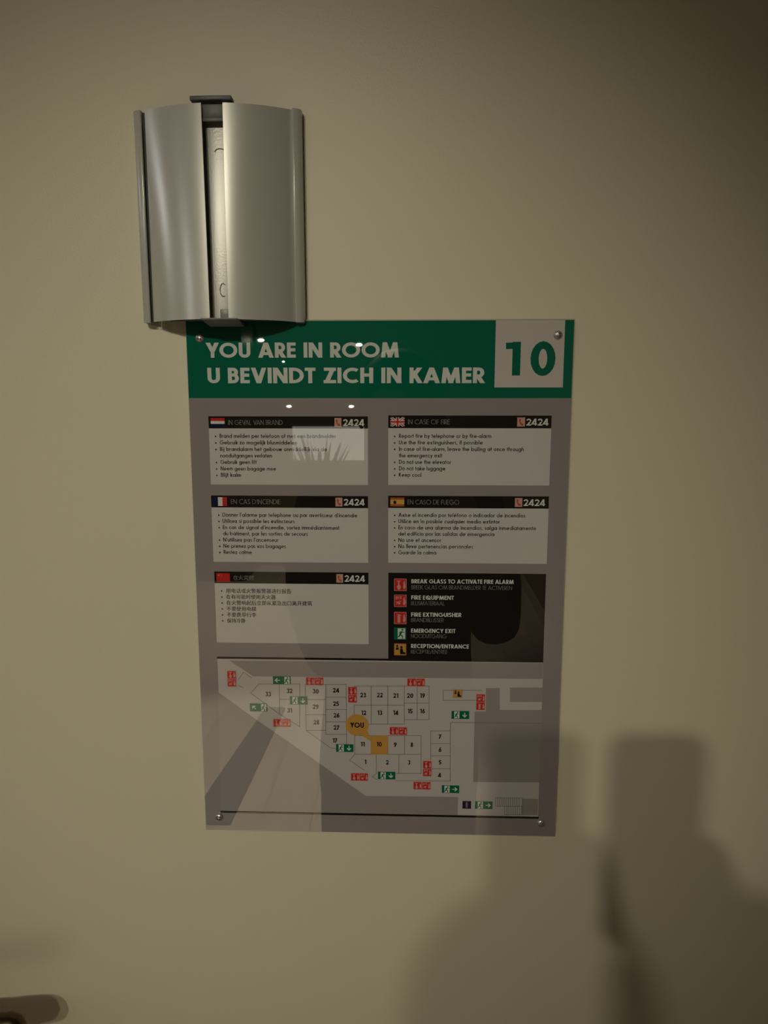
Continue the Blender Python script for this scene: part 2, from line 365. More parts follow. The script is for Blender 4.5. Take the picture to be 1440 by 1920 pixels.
# ---------------------------------------------------------------- the sign
SW, SH = 297.0, 425.0
def sp(x, y, layer=0): return Vector((x/1000-.1485, -.00010*layer, ZT-y/1000))
sign = empty('evacuation_sign', (0, 0, ZT-SH/1000), 'green and grey glossy emergency plan sign headed ROOM 10, screwed to the cream door', 'sign')
def flat(name, groups, parent, lab=None, raw=False):
    """groups: [(material, layer, [polygons])] -> one flat printed mesh"""
    V, F, MI, mats = [], [], [], []
    for m, layer, polys in groups:
        if m not in mats: mats.append(m)
        cv, cf = [], []
        for P in polys:
            if len(P) < 3: continue
            a = sum(P[i][0]*P[(i+1) % len(P)][1]-P[(i+1) % len(P)][0]*P[i][1] for i in range(len(P)))
            Q = P if a > 0 else P[::-1]
            cf.append(list(range(len(cv), len(cv)+len(Q)))); cv += [Vector(q) for q in Q]
        if not cv: continue
        if raw:
            n = len(V); V += [sp(q[0], q[1], layer) for q in cv]
            for f in cf: F.append([n+i for i in f[::-1]]); MI.append(mats.index(m))
            continue
        ov, _, of, _v, _e, src_f = delaunay_2d_cdt(cv, [], cf, 0, 1e-4)      # union of the strokes, no doubled faces
        n = len(V); V += [sp(q[0], q[1], layer) for q in ov]
        for f, o_ in zip(of, src_f):
            if not o_: continue
            f = list(f); a, b, c_ = ov[f[0]], ov[f[1]], ov[f[2]]
            if (b[0]-a[0])*(c_[1]-a[1])-(b[1]-a[1])*(c_[0]-a[0]) > 0: f = f[::-1]   # faces turned to the room
            F.append([n+i for i in f]); MI.append(mats.index(m))
    me = bpy.data.meshes.new(name)
    off = Vector(parent_loc(parent)); me.from_pydata([tuple(v-off) for v in V], [], F); me.update()
    for m in mats: me.materials.append(m)
    me.polygons.foreach_set('material_index', MI)
    o = link(bpy.data.objects.new(name, me)); o.parent = parent
    if lab: o['label'] = lab
    return o
def parent_loc(p):
    v = Vector((0,0,0))
    while p is not None: v += p.location; p = p.parent
    return v
R_ = lambda x0, y0, x1, y1: [(x0, y0), (x1, y0), (x1, y1), (x0, y1)]
OFF = sign.location
bm = bmesh.new()
bx(bm, -.1485, .1485, .00005, .0032, 0, SH/1000, bev=.0003, seg=2)
bm_obj('acrylic_sheet', bm, M_ACRYL, sign)
flat('grey_print', [(I_GREY, .2, [R_(.5, .9, 296.5, 424.5)])], sign)
hd = flat('header_band', [(I_GREEN, 1, [R_(.5, .9, 296.5, 59.2)])], sign, 'green band')
flat('room_number_box', [(I_TEN, 2, [R_(237.6, .9, 289.7, 51.1)])], hd, 'white box')
flat('lettering', [(I_LET, 2, text('YOU ARE IN ROOM', 15.2, 28.4, 11.4, w=.205, x1=164.2, gap=.075, space=.36)),
                   (I_LET, 2, text('U BEVINDT ZICH IN KAMER', 15.8, 47.8, 11.8, w=.205, x1=230.0, gap=.075, space=.34))], hd, 'heading words in pale capitals')
flat('numeral', [(I_GREEN, 3, text('1', 245.6, 42.1, 25.2, w=.225, x1=256.9)), (I_GREEN, 3, text('0', 264.4, 42.5, 26.0, w=.215, x1=283.4))], hd, 'green number 10')

def phone_icon(x0, y0, x1, y1, bg, fg):
    w, h = x1-x0, y1-y0; c = lambda u, v: (x0+u*w, y0+v*h)
    hs = [c(.22,.18), c(.42,.14), c(.50,.36), c(.40,.44), c(.55,.66), c(.68,.62), c(.84,.78), c(.70,.90), c(.52,.86), c(.34,.66), c(.22,.40)]
    return [(bg, 3, [R_(x0, y0, x1, y1)]), (fg, 4, [[hs[0],hs[1],hs[2],hs[3],hs[10]], [hs[10],hs[3],hs[4],hs[9]], [hs[9],hs[4],hs[5],hs[6],hs[7],hs[8]]])]
def flag(kind, x0, y0, x1, y1):
    w, h = x1-x0, y1-y0; r = lambda a, b, c, d: R_(x0+a*w, y0+b*h, x0+c*w, y0+d*h); c = lambda u, v: (x0+u*w, y0+v*h)
    if kind == 'nl': g = [(I_RED, 3, [r(0,0,1,.34)]), (I_LET, 3, [r(0,.34,1,.67)]), (I_BLUE, 3, [r(0,.67,1,1)])]
    if kind == 'fr': g = [(I_BLUE, 3, [r(0,0,.34,1)]), (I_LET, 3, [r(.34,0,.67,1)]), (I_RED, 3, [r(.67,0,1,1)])]
    if kind == 'es':
        g = [(I_BRN, 3, [r(0,0,1,.24), r(0,.76,1,1)]), (I_YEL, 3, [r(0,.24,1,.76)]),
             (I_BLACK, 4, [[c(.22,.72), c(.22,.45), c(.32,.32), c(.42,.45), c(.42,.72)]])]
    if kind == 'cn':
        star = lambda cx, cy, R: [[c(cx+R*w_*cos(a)*h/w, cy+R*w_*sin(a)) for a, w_ in [(-pi/2+i*pi/5, (1 if i % 2 == 0 else .4)) for i in range(10)]]]
        g = [(I_RED, 3, [r(0,0,1,1)]), (I_YEL, 4, star(.17,.25,.14)+star(.33,.10,.05)+star(.40,.22,.05)+star(.40,.38,.05)+star(.33,.50,.05))]
    if kind == 'uk':
        def band(p, q, t):
            dx, dy = (q[0]-p[0])*w, (q[1]-p[1])*h; L = math.hypot(dx, dy); n = (-dy/L*t/2, dx/L*t/2)
            P = [(x0+p[0]*w+n[0], y0+p[1]*h+n[1]), (x0+p[0]*w-n[0], y0+p[1]*h-n[1]), (x0+q[0]*w-n[0], y0+q[1]*h-n[1]), (x0+q[0]*w+n[0], y0+q[1]*h+n[1])]
            for a, b, cc in ((1,0,-x0), (-1,0,x1), (0,1,-y0), (0,-1,y1)): P = clip_poly(P, a, b, cc)
            return P
        g = [(I_BLUE, 3, [r(0,0,1,1)]), (I_LET, 3.5, [band((-.1,-.1),(1.1,1.1),2.0), band((-.1,1.1),(1.1,-.1),2.0)]), (I_RED, 4, [band((-.1,-.1),(1.1,1.1),.7), band((-.1,1.1),(1.1,-.1),.7)]),
             (I_LET, 4.5, [r(.38,0,.62,1), r(0,.32,1,.68)]), (I_RED, 5, [r(.43,0,.57,1), r(0,.40,1,.60)])]
    return g

PANELS = [
 dict(box=(15.3,73.3,140.2,127.0), bar=82.7, fl='nl', name='instruction_panel', lab='Dutch fire instructions panel at upper left', title=('IN GEVAL VAN BRAND',30.9,73.6), tx=23.6, bx=20.4, y0=90.1, dy=5.13,
   lines=[('*','Brand melden per telefoon of met een brandmelder',115.2),('*','Gebruik zo mogelijk blusmiddelen',84.6),('*','Bij brandalarm het gebouw onmiddellijk via de',108.0),('','nooduitgangen verlaten',64.5),('*','Gebruik geen lift',52.3),('*','Neem geen bagage mee',67.6),('*','Blijf kalm',39.6)], hx=(114.2,119.6,120.9,137.4)),
 dict(box=(156.1,72.5,282.0,126.8), bar=82.3, fl='uk', name='instruction_panel', lab='English fire instructions panel at upper right', title=('IN CASE OF FIRE',171.4,203.7), tx=164.4, bx=161.1, y0=89.8, dy=5.08,
   lines=[('*','Report fire by telephone or by fire-alarm',236.0),('*','Use the fire extinguishers, if possible',229.5),('*','In case of fire-alarm, leave the builing at once through',261.4),('','the emergency exit',198.2),('*','Do not use the elevator',205.2),('*','Do not take luggage',200.8),('*','Keep cool',182.1)], hx=(255.7,261.7,262.7,279.7)),
 dict(box=(15.1,135.8,140.1,189.8), bar=145.4, fl='fr', name='instruction_panel', lab='French fire instructions panel at middle left', title=('EN CAS D\'INCENDIE',30.9,70.4), tx=23.7, bx=20.7, y0=152.8, dy=5.07,
   lines=[('*',"Donner l'alarme par teléphone ou par avertisseur d'incendie",131.6),('*','Utilisez si possible les extincteurs',81.4),('*',"En cas de signal d'incendie, sortez immédiantement",117.1),('','du bâtiment, par les sorties de secours',91.8),('*',"N'utilisez pas l'ascenseur",68.2),('*','Ne prenez pas vos bagages',74.0),('*','Restez calme',46.5)], hx=(114.3,119.8,120.9,137.4)),
 dict(box=(156.1,135.4,282.1,189.5), bar=145.1, fl='es', name='instruction_panel', lab='Spanish fire instructions panel at middle right', title=('EN CASO DE FUEGO',171.4,212.0), tx=164.2, bx=161.2, y0=152.2, dy=5.05,
   lines=[('*','Avise el incendio por teléfono o indicador de incendios',264.1),('*','Utilice en lo posible cualquier medio extintor',244.2),('*','En caso de una alarma de incendios, salga inmediatamente',272.8),('','del edificio por las salidas de emergencia',240.2),('*','No use el ascensor',198.2),('*','No lleve pertenencias personales',223.4),('*','Guarde la calma',194.4)], hx=(255.6,261.4,262.4,279.2)),
 dict(box=(15.4,197.8,140.2,257.6), bar=207.5, fl='cn', name='instruction_panel', lab='Chinese fire instructions panel at lower left', title=('在火灾时',30.9,47.6), tx=24.5, bx=20.9, y0=215.1, dy=5.02,
   lines=[('*','用电话或火警报警器进行报告',77.6),('*','在有可能时使用灭火器',64.9),('*','在火警响起后立即从紧急出口离开建筑',94.4),('*','不要使用电梯',48.6),('*','不要携带行李',48.6),('*','保持冷静',39.5)], hx=(114.4,119.8,121.0,137.4)),
]
for P in PANELS:
    x0, y0, x1, y1 = P['box']; by = P['bar']; zh = P['fl'] == 'cn'
    pan = flat(P['name'], [(I_PAPER, 1, [R_(x0, by, x1, y1)])], sign, P['lab'])
    flat('title_bar', [(I_BLACK, 1.5, [R_(x0, y0, x1, by)])], pan)
    flat('flag', flag(P['fl'], x0+1.7, y0+1.35, x0+12.7, by-1.25), pan)
    a, b, c, d = P['hx']; ym = (y0+by)/2
    flat('telephone_icon', phone_icon(a, ym-3.5, b, ym+3.5, I_PINK, I_BRN), pan)
    t, ta, tb = P['title']
    g = [(I_DIM, 3, cjk(t, ta, ym+1.7, 4.3, tb) if zh else text(t, ta, ym+1.9, 3.7, w=.09, x1=tb, space=.36))]
    flat('title_lettering', g, pan, raw=zh)
    flat('extension_number', [(I_LET, 3, text('2424', c, ym+2.75, 5.3, w=.175, x1=d, gap=.07))], pan)
    pol = []
    for i, (mk, s, xe) in enumerate(P['lines']):
        yb = P['y0']+i*P['dy']
        if mk: pol += [[(P['bx']+.62*cos(2*pi*k/12), yb-1.1+.62*sin(2*pi*k/12)) for k in range(12)]]
        pol += cjk(s, P['tx'], yb+.25, 4.2, xe) if zh else text(s, P['tx'], yb, 3.15, w=.145, x1=xe, space=.36)
    flat('instruction_lettering', [(I_TEXT, 2, pol)]+([(I_TEXT, 2.3, [[(x+.13, y) for x, y in q] for q in pol])] if zh else []), pan, raw=zh)

# symbols -------------------------------------------------
def sym(kind, x0, y0, x1, y1, L):
    w, h = x1-x0, y1-y0
    c = lambda u, v: (x0+u*w, y0+v*h)
    r = lambda a, b, cc, d: R_(x0+a*w, y0+b*h, x0+cc*w, y0+d*h)
    ell = lambda u, v, ru, rv, n=14: [c(u+ru*cos(2*pi*i/n), v+rv*sin(2*pi*i/n)) for i in range(n)]
    def st(p, q, t):
        p, q = c(*p), c(*q); dx, dy = q[0]-p[0], q[1]-p[1]; l = math.hypot(dx, dy); n = (-dy/l*t*w/2, dx/l*t*w/2)
        return [(p[0]+n[0], p[1]+n[1]), (p[0]-n[0], p[1]-n[1]), (q[0]-n[0], q[1]-n[1]), (q[0]+n[0], q[1]+n[1])]
    flame = [[c(.80,.88), c(.72,.70), c(.76,.52), c(.74,.34), c(.84,.14), c(.86,.34), c(.92,.50), c(.92,.72)]]
    edge = [r(0,0,1,.035), r(0,.965,1,1), r(0,.035,.035,.965), r(.965,.035,1,.965)]
    if kind == 'alarm':
        return [(I_RED, L, [r(0,0,1,1)]), (I_PINK, L+1, edge+[r(.32,.22,.42,.60), ell(.38,.68,.15,.17), r(.30,.78,.48,.90), r(.20,.16,.54,.22)]+flame)]
    if kind == 'equip':
        return [(I_RED, L, [r(0,0,1,1)]), (I_PINK, L+1, edge+flame+[r(.14,.14,.22,.40), r(.28,.14,.36,.34), r(.44,.14,.60,.22), r(.44,.28,.60,.34), st((.16,.62),(.58,.52),.05), ell(.40,.70,.10,.10), st((.18,.82),(.30,.60),.05)])]
    if kind == 'ext':
        return [(I_RED, L, [r(0,0,1,1)]), (I_PINK, L+1, edge+flame+[r(.28,.36,.50,.88), ell(.39,.36,.11,.08), r(.35,.20,.43,.32), st((.43,.22),(.58,.30),.05), r(.22,.20,.38,.24)])]
    if kind == 'man':
        return [(I_SAFE, L, [r(0,0,1,1)]), (I_LET, L+1, [r(.30,.06,.90,.94)]),
                (I_SAFE, L+2, [ell(.68,.18,.09,.08), st((.62,.30),(.48,.60),.15), st((.62,.32),(.84,.42),.07), st((.58,.32),(.40,.44),.07), st((.50,.58),(.70,.72),.10), st((.70,.70),(.68,.92),.08), st((.48,.58),(.38,.76),.10), st((.40,.74),(.16,.80),.08)])]
    if kind[0] == 'arrow':
        a = kind[1]; ca, sa = cos(a), sin(a); f = lambda u, v: c(.5+u*ca-v*sa, .5+u*sa+v*ca)
        q = lambda *p: [f(*s) for s in p]
        return [(I_SAFE, L, [r(0,0,1,1)]), (I_LET, L+1, [q((-.30,-.05),(.22,-.05),(.22,.05),(-.30,.05)), q((.32,0),(.04,-.28),(-.05,-.20),(.16,0)), q((.32,0),(.16,0),(-.05,.20),(.04,.28))])]
    if kind == 'desk':
        return [(I_ORG, L, [r(0,0,1,1)]), (I_BRN, L+1, edge), (I_BLACK, L+1, [ell(.26,.20,.09,.10), [c(.12,.52), c(.18,.32), c(.34,.32), c(.40,.52)], ell(.60,.32,.10,.11), [c(.48,.62), c(.50,.44), c(.70,.44), c(.76,.70), c(.92,.74), c(.92,.90), c(.50,.90)]])]
    if kind == 'toilet':
        return [(I_NAVY, L, [r(0,0,1,1)]), (I_DIM, L+1, [ell(.5,.18,.10,.08), r(.38,.28,.62,.58), r(.40,.58,.48,.88), r(.52,.58,.60,.88)])]
legend = flat('legend_panel', [(I_BLACK, 1, [R_(156.2,197.7,281.9,271.6)])], sign, 'black symbol legend panel')
for k, nm, ya in (('alarm','alarm_symbol',202.5),('equip','equipment_symbol',215.8),('ext','extinguisher_symbol',230.1),('man','exit_symbol',243.3),('desk','reception_symbol',256.7)):
    flat(nm, sym(k, 160.9, ya, 170.9, ya+10.1, 2), legend)
LG = [('BREAK GLASS TO ACTIVATE FIRE ALARM',256.4,206.2,'BREEK GLAS OM BRANDMELDER TE ACTIVEREN',255.2,211.1),('FIRE EQUIPMENT',209.0,219.7,'BLUSMATERIAAL',201.5,224.4),('FIRE EXTINGUISHER',215.2,233.9,'BRANDBLUSSER',201.0,238.4),('EMERGENCY EXIT',210.6,247.4,'NOODUITGANG',203.4,251.9),('RECEPTION/ENTRANCE',221.6,260.4,'RECEPTIE/ENTREE',204.4,265.1)]
flat('legend_lettering', [(I_LET, 2, sum([text(a, 174.7, yb, 3.4, w=.19, x1=xe) for a, xe, yb, _, _, _ in LG], [])),
                          (I_DIM, 2, sum([text(a, 174.7, yb, 3.3, w=.085, x1=xe) for _, _, _, a, xe, yb in LG], []))], legend)
# floor plan ----------------------------------------------
GREY = [[(25.3,273.0),(44.8,286.4),(281.8,285.5),(282.0,271.9)],[(15.4,300.7),(44.2,322.7),(82.6,350.5),(137.4,390.8),(214.9,390.3),(214.7,406.8),(13.5,407.4)],[(236.1,293.9),(247.4,293.7),(247.9,312.6),(282.3,312.1),(282.1,376.0),(227.2,376.6),(227.4,314.3),(236.5,314.2)],[(255.7,293.2),(282.1,292.8),(282.0,305.2),(256.0,305.6)],[(268.4,390.7),(281.7,390.9),(281.7,405.4),(268.8,405.7)]]
LINES = [[(32.3,289.3),(36.9,282.8),(43.4,287.8)],[(32.1,294.4),(36.1,296.2)],[(82.5,329.7),(65.3,318.7),(42.2,300.8),(49.5,292.8),(83.2,292.3),(82.5,329.7)],[(66.3,292.5),(65.8,318.6)],[(66.0,306.0),(82.9,305.8)],[(104.2,336.4),(104.8,292.5),(87.6,292.7),(87.8,332.9),(108.1,348.2),(112.6,348.6)],[(87.8,305.9),(104.6,305.7)],[(87.6,319.3),(104.4,319.0)],[(87.8,332.9),(104.3,332.6)],[(104.8,292.5),(121.5,292.3),(121.5,344.2)],[(104.6,303.6),(121.4,303.4)],[(104.5,314.3),(121.3,314.1)],[(104.4,325.1),(121.7,324.8)],[(104.2,336.2),(121.6,335.9)],[(128.1,293.6),(189.7,292.7),(190.0,321.9),(169.5,322.2)],[(128.0,310.2),(169.4,309.6)],[(169.4,307.8),(189.6,307.5)],[(128.0,310.2),(127.9,318.6)],[(142.2,293.4),(142.1,326.6)],[(155.8,293.2),(155.8,326.4)],[(169.4,293.0),(169.5,326.2)],[(179.9,292.8),(180.1,322.0)],[(139.4,326.7),(169.5,326.2)],[(128.3,337.0),(183.5,336.1),(183.8,369.7),(162.5,370.1)],[(128.3,337.0),(128.2,353.5),(124.1,358.9),(136.1,367.7)],[(128.2,353.5),(183.4,352.6)],[(142.0,336.7),(142.0,353.3)],[(155.8,336.5),(155.8,353.1)],[(169.8,336.3),(169.8,352.8)],[(146.3,353.2),(146.3,370.4),(142.8,373.4),(147.3,376.2)],[(165.1,352.9),(165.1,370.1)],[(162.5,376.6),(208.1,376.0)],[(208.1,376.0),(207.5,331.4),(191.4,331.7),(191.6,357.2)],[(191.5,343.0),(207.6,342.7)],[(191.6,353.9),(207.8,353.6)],[(191.7,365.3),(207.9,365.0)],[(232.7,295.8),(201.3,296.2),(201.4,305.0),(228.1,304.6)],[(207.5,331.4),(207.8,324.0),(282.2,323.7)],[(246.1,390.4),(268.4,390.0),(268.8,405.2),(254.1,405.5),(253.9,397.7),(246.3,397.9)],[(246.3,397.9),(268.6,397.4)],[(246.1,390.4),(246.3,397.9)],[(247.9,390.4),(248.1,397.8)],[(249.7,390.3),(249.9,397.8)],[(251.5,390.3),(251.7,397.8)],[(253.3,390.3),(253.4,397.7)],[(255.0,390.2),(255.2,397.7)],[(256.8,390.2),(257.0,397.7)],[(258.6,390.2),(258.8,397.6)],[(260.4,390.1),(260.6,397.6)],[(262.1,390.1),(262.3,397.6)],[(263.9,390.0),(264.1,397.5)],[(265.7,390.0),(265.9,397.5)],[(253.9,397.7),(254.1,405.5)],[(255.7,397.7),(255.9,405.4)],[(257.4,397.6),(257.6,405.4)],[(259.2,397.6),(259.4,405.4)],[(261.0,397.6),(261.2,405.3)],[(262.8,397.5),(263.0,405.3)],[(264.6,397.5),(264.8,405.2)],[(266.3,397.5),(266.6,405.2)],[(268.1,397.4),(268.3,405.2)]]
NUMS = [('33',56.8,301.5),('32',74.6,298.5),('31',74.3,315.7),('30',96.3,298.6),('29',96.1,312.1),('28',96.4,325.7),('24',113.1,297.5),('25',113.0,309.1),('26',113.3,319.3),('27',113.2,330.1),('17',111.8,341.5),('23',135.5,301.3),('22',149.2,301.1),('21',162.4,301.4),('20',174.2,301.2),('19',184.3,301.1),('12',135.9,316.7),('13',149.2,316.5),('14',162.4,316.3),('15',174.3,314.7),('16',184.4,314.5),('11',134.9,344.4),('10',148.7,344.2),('9',162.0,344.4),('8',175.8,344.2),('1',137.1,360.1),('2',155.4,360.2),('3',173.6,359.9),('7',199.1,336.7),('6',199.3,348.1),('5',199.4,359.4),('4',199.1,370.9)]
SYMS = [('av',26.8,288.5),('ah',95.6,289.8),('ah',67.8,326.6),('av',126.7,301.0),('ah',179.0,289.6),('ah',164.6,332.1),('ev',232.0,305.9),('r',213.1,298.8),('ah',132.1,373.6),('av',188.8,365.1),('ah',184.5,380.5),('gl',68.4,289.3),('gu',48.5,313.3),('gd',82.0,306.7),('gd',215.6,317.3),('gd',119.9,348.0),('gd',154.9,371.9),('gr',208.4,383.2),('gr',236.5,397.1),('t',222.2,397.1)]
YOU = (130.3,327.5)
TAIL = (143.4,342.8)
TEN = [(142.0,336.7),(155.8,336.5),(155.8,353.1),(142.0,353.3)]

plan = flat('floor_plan', [(I_MAPL, 1, [R_(15.4,271.4,282.1,407.8)])], sign, 'map of numbered rooms')
for q in (R_(15.2,269.7,282,271.5), R_(13.5,406.9,282.7,408.8)): flat('plan_rule', [(I_BLACK, 2, [q])], plan)
flat('plan_grey_area', [(I_MAPG, 2, GREY)], plan)
def pline(pts, t):
    out = []
    for a, b in zip(pts, pts[1:]): out += seg(a[0], a[1], b[0], b[1], t, ext=t/2)
    return out
flat('room_outlines', [(I_LINE, 3, sum([pline(l, .42) for l in LINES], []))], plan)
flat('highlighted_room', [(I_ORG, 4, [TEN])], plan, 'orange room')
for n, x, y in NUMS:
    flat('room_number', [(I_BLACK, 5, text(n, 0, y+1.9, 3.9, w=.20, centre=x, gap=.07))], plan)
ring = [(YOU[0]+9.5*cos(2*pi*i/48), YOU[1]+9.5*sin(2*pi*i/48)) for i in range(48)]
flat('you_marker', [(I_ORG, 5.5, [ring, [(YOU[0]+3.5, YOU[1]+8.6), (YOU[0]+8.2, YOU[1]+4.6), TAIL]])], plan, 'orange speech marker')
flat('you_lettering', [(I_BLACK, 6.5, text('YOU', 0, YOU[1]+2.3, 4.6, w=.21, centre=YOU[0], gap=.07))], plan)
cw, chh = 7.25, 6.9
def cells(nm, kinds, x, y, vert=False):
    n = len(kinds)
    for i, k in enumerate(kinds):
        if vert: bxx = (x-cw/2, y+(i-n/2)*chh, x+cw/2, y+(i+1-n/2)*chh)
        else: bxx = (x+(i-n/2)*cw, y-chh/2, x+(i+1-n/2)*cw, y+chh/2)
        name = {'alarm':'alarm_symbol','equip':'equipment_symbol','ext':'extinguisher_symbol','man':'exit_symbol','desk':'reception_symbol','toilet':'toilet_symbol'}.get(k, 'arrow_symbol')
        flat(name, sym(k, *bxx, 6), plan)
AR = lambda a: ('arrow', a)
for k, x, y in SYMS:
    if k == 'ah': cells('', ['alarm','equip'], x, y)
    if k == 'av': cells('', ['alarm','equip'], x, y, True)
    if k == 'ev': cells('', ['equip','ext'], x, y, True)
    if k == 'r': cells('', ['desk'], x, y)
    if k == 'gl': cells('', [AR(pi),'man'], x, y)
    if k == 'gu': cells('', [AR(-3*pi/4),'man'], x, y)
    if k == 'gd': cells('', ['man',AR(pi/2)], x, y)
    if k == 'gr': cells('', ['man',AR(0)], x, y)
    if k == 't': cells('', ['toilet'], x, y)
# screws: domed heads, a flat black cross laid on for the recess's shade
def screw(x, y, ang, R=.0035):
    bm = bmesh.new(); Mx = Matrix.Rotation(pi/2, 4, 'X')
    lathe(bm, [(R, -.002), (R, .0003), (R*.95, .0009), (R*.78, .0016), (R*.5, .0021), (R*.22, .0023), (0, .00235)], Mx, 28)
    o = bm_obj('screw', bm, M_STEEL, sign, True); o.location = sp(x, y)-OFF
    b2 = bmesh.new()
    for a in (0, pi/2):
        c_, s_ = cos(a+ang), sin(a+ang)
        v = [b2.verts.new((u*c_-t*s_, -.00242 if abs(u) < .5*R else -.00208, u*s_+t*c_)) for u, t in ((-R*.60, -.0004), (-R*.25, -.0009), (R*.25, -.0009), (R*.60, -.0004), (R*.60, .0004), (R*.25, .0009), (-R*.25, .0009), (-R*.60, .0004))]
        b2.faces.new(v)
    bm_obj('recess_shade', b2, M_BLACK, o)
for x, y, a in ((11.0,13.5,.3),(284.6,11.9,.7),(12.0,412.6,.5),(284.6,412.6,.2)): screw(x, y, a)

# ---------------------------------------------------------------- curved aluminium holder
HX = -.1485+.031                             # centre line
HZ1, HZ0 = ZT+.1480, ZT-.0020                # top, bottom
half = .0550                                 # half chord of the arch
YE = -.0055                                  # depth of the arch's ends
def bulge(z):                                # the arch bulges more towards the bottom
    t = (z-HZ0)/(HZ1-HZ0); return .0265+(.0165-.0265)*t
def surf(x, z, off=0.0):
    """point of the arched face at x, moved off metres along its outward radius"""
    q = bulge(z); R = (half**2+q*q)/(2*q); a = math.asin(max(-1, min(1, x/R))); c = YE-q+R
    return Vector(((R+off)*sin(a), c-(R+off)*cos(a)-HO.y, z-HO.z))
holder = empty('sign_holder', (HX, DY, HZ0), 'empty silver curved holder with a vertical slot, above the sign left corner', 'holder')
HO = holder.location
def arch(name, xa, xb, o0, o1, m, n=24, nz=10):
    """curved plate; xa, xb = (bottom, top) edges, o0/o1 = back and front offsets"""
    bm = bmesh.new(); G = []
    for i in range(n+1):
        col = []
        for k in range(nz+1):
            t = k/nz; z = HZ0+(HZ1-HZ0)*t; a = xa[0]+(xa[1]-xa[0])*t; b = xb[0]+(xb[1]-xb[0])*t
            col.append((bm.verts.new(surf(a+(b-a)*i/n, z, o0)), bm.verts.new(surf(a+(b-a)*i/n, z, o1))))
        G.append(col)
    F = bm.faces.new
    for i in range(n):
        for k in range(nz):
            p, q, r, t = G[i][k], G[i+1][k], G[i+1][k+1], G[i][k+1]
            F((p[0], q[0], r[0], t[0])); F((p[1], t[1], r[1], q[1]))
        F((G[i][0][0], G[i][0][1], G[i+1][0][1], G[i+1][0][0])); F((G[i][nz][0], G[i+1][nz][0], G[i+1][nz][1], G[i][nz][1]))
    for k in range(nz):
        F((G[0][k][0], G[0][k+1][0], G[0][k+1][1], G[0][k][1])); F((G[n][k][0], G[n][k][1], G[n][k+1][1], G[n][k+1][0]))
    return bm_obj(name, bm, m, holder, True)
arch('back_plate', (-.046,)*2, (.046,)*2, -.0100, -.0090, M_ALU_D, n=40)
arch('face_plate', (-half+.0024,)*2, (-.0036, -.0072), -.0012, 0, M_ALU)
arch('face_plate', (.0100, .0082), (half,)*2, -.0012, 0, M_ALU)
def loc_bx(name, m, *a, bev=.0004):
    bm = bmesh.new(); bx(bm, a[0], a[1], a[2]-HO.y, a[3]-HO.y, a[4]-HO.z, a[5]-HO.z, bev=bev); return bm_obj(name, bm, m, holder, True)
# edge profiles: rounded rails at both sides, a black strip as the gap's shade inside the left one
def rail(sgn):
    bm = bmesh.new(); s = sgn
    pr = [(half+.0002, DY-.0002), (half+.0068, DY-.0002), (half+.0068, -.0042), (half+.0060, -.0056), (half+.0044, -.0066), (half+.0012, -.0080), (half+.0002, -.0074)]
    A = [bm.verts.new((s*x, y-HO.y, HZ0-HO.z-.0004)) for x, y in pr]; B = [bm.verts.new((s*x, y-HO.y, HZ1-HO.z+.0004)) for x, y in pr]
    bm.faces.new(A); bm.faces.new(B[::-1])
    for i in range(len(pr)): j = (i+1) % len(pr); bm.faces.new((A[i], A[j], B[j], B[i]))
    bmesh.ops.bevel(bm, geom=bm.edges[:], offset=.0002, segments=1, affect='EDGES')
    bm_obj('edge_rail', bm, M_ALU, holder, True)
rail(-1); rail(1)
loc_bx('groove', M_SLOT, -half, -half+.0026, -.0050, .002, HZ0+.0006, HZ1-.0006, bev=0)
yA, yB = YE-bulge(HZ1), YE-bulge(HZ0)        # front of the apex, top and bottom
# top clip: bar over the edge and a tongue in the slot
bm = bmesh.new()
bx(bm, -.0146, .0150, yA-.0022-HO.y, yA+.0078-HO.y, HZ1+.0010-HO.z, HZ1+.0040-HO.z, bev=.0006)
top = bm_obj('top_clip', bm, M_GREYP, holder, True)
bm = bmesh.new(); bx(bm, -.0074, .0084, yA+.0025-HO.y, yA+.0048-HO.y, HZ1-.0095-HO.z, HZ1+.0012-HO.z, bev=.0005)
bx(bm, -.0070, .0082, yA+.0015-HO.y, yA+.0048-HO.y, HZ1-.0122-HO.z, HZ1-.0092-HO.z, bev=.0005)
bm_obj('tongue', bm, M_GREYP, top, True)
# bottom clip: plate reaching from the bulge back to the door, small tab above it
bm = bmesh.new()
xs0, xs1 = -.0100, .0172
V = [(xs0, yB-.0028, HZ0+.0006), (xs1, yB-.0028, HZ0+.0006), (xs1, yB-.0028, HZ0-.0003), (xs0, yB-.0028, HZ0-.0003), (xs0-.0002, -.0072, HZ0-.0012), (xs1-.0008, -.0072, HZ0-.0012), (xs1-.0008, -.0072, HZ0-.0036), (xs0-.0002, -.0072, HZ0-.0036)]
vs = [bm.verts.new((x, y-HO.y, z-HO.z)) for x, y, z in V]
for f in ((0,1,2,3), (7,6,5,4), (0,4,5,1), (3,2,6,7), (0,3,7,4), (1,5,6,2)): bm.faces.new([vs[i] for i in f])
bmesh.ops.bevel(bm, geom=bm.edges[:], offset=.0003, segments=2, affect='EDGES')
bot = bm_obj('bottom_clip', bm, M_GREYL, holder, True)
bm = bmesh.new(); bx(bm, .0035, .0098, yB+.0024-HO.y, yB+.0040-HO.y, HZ0-.0002-HO.z, HZ0+.0072-HO.z, bev=.0004)
bm_obj('tab', bm, M_GREYL, bot, True)
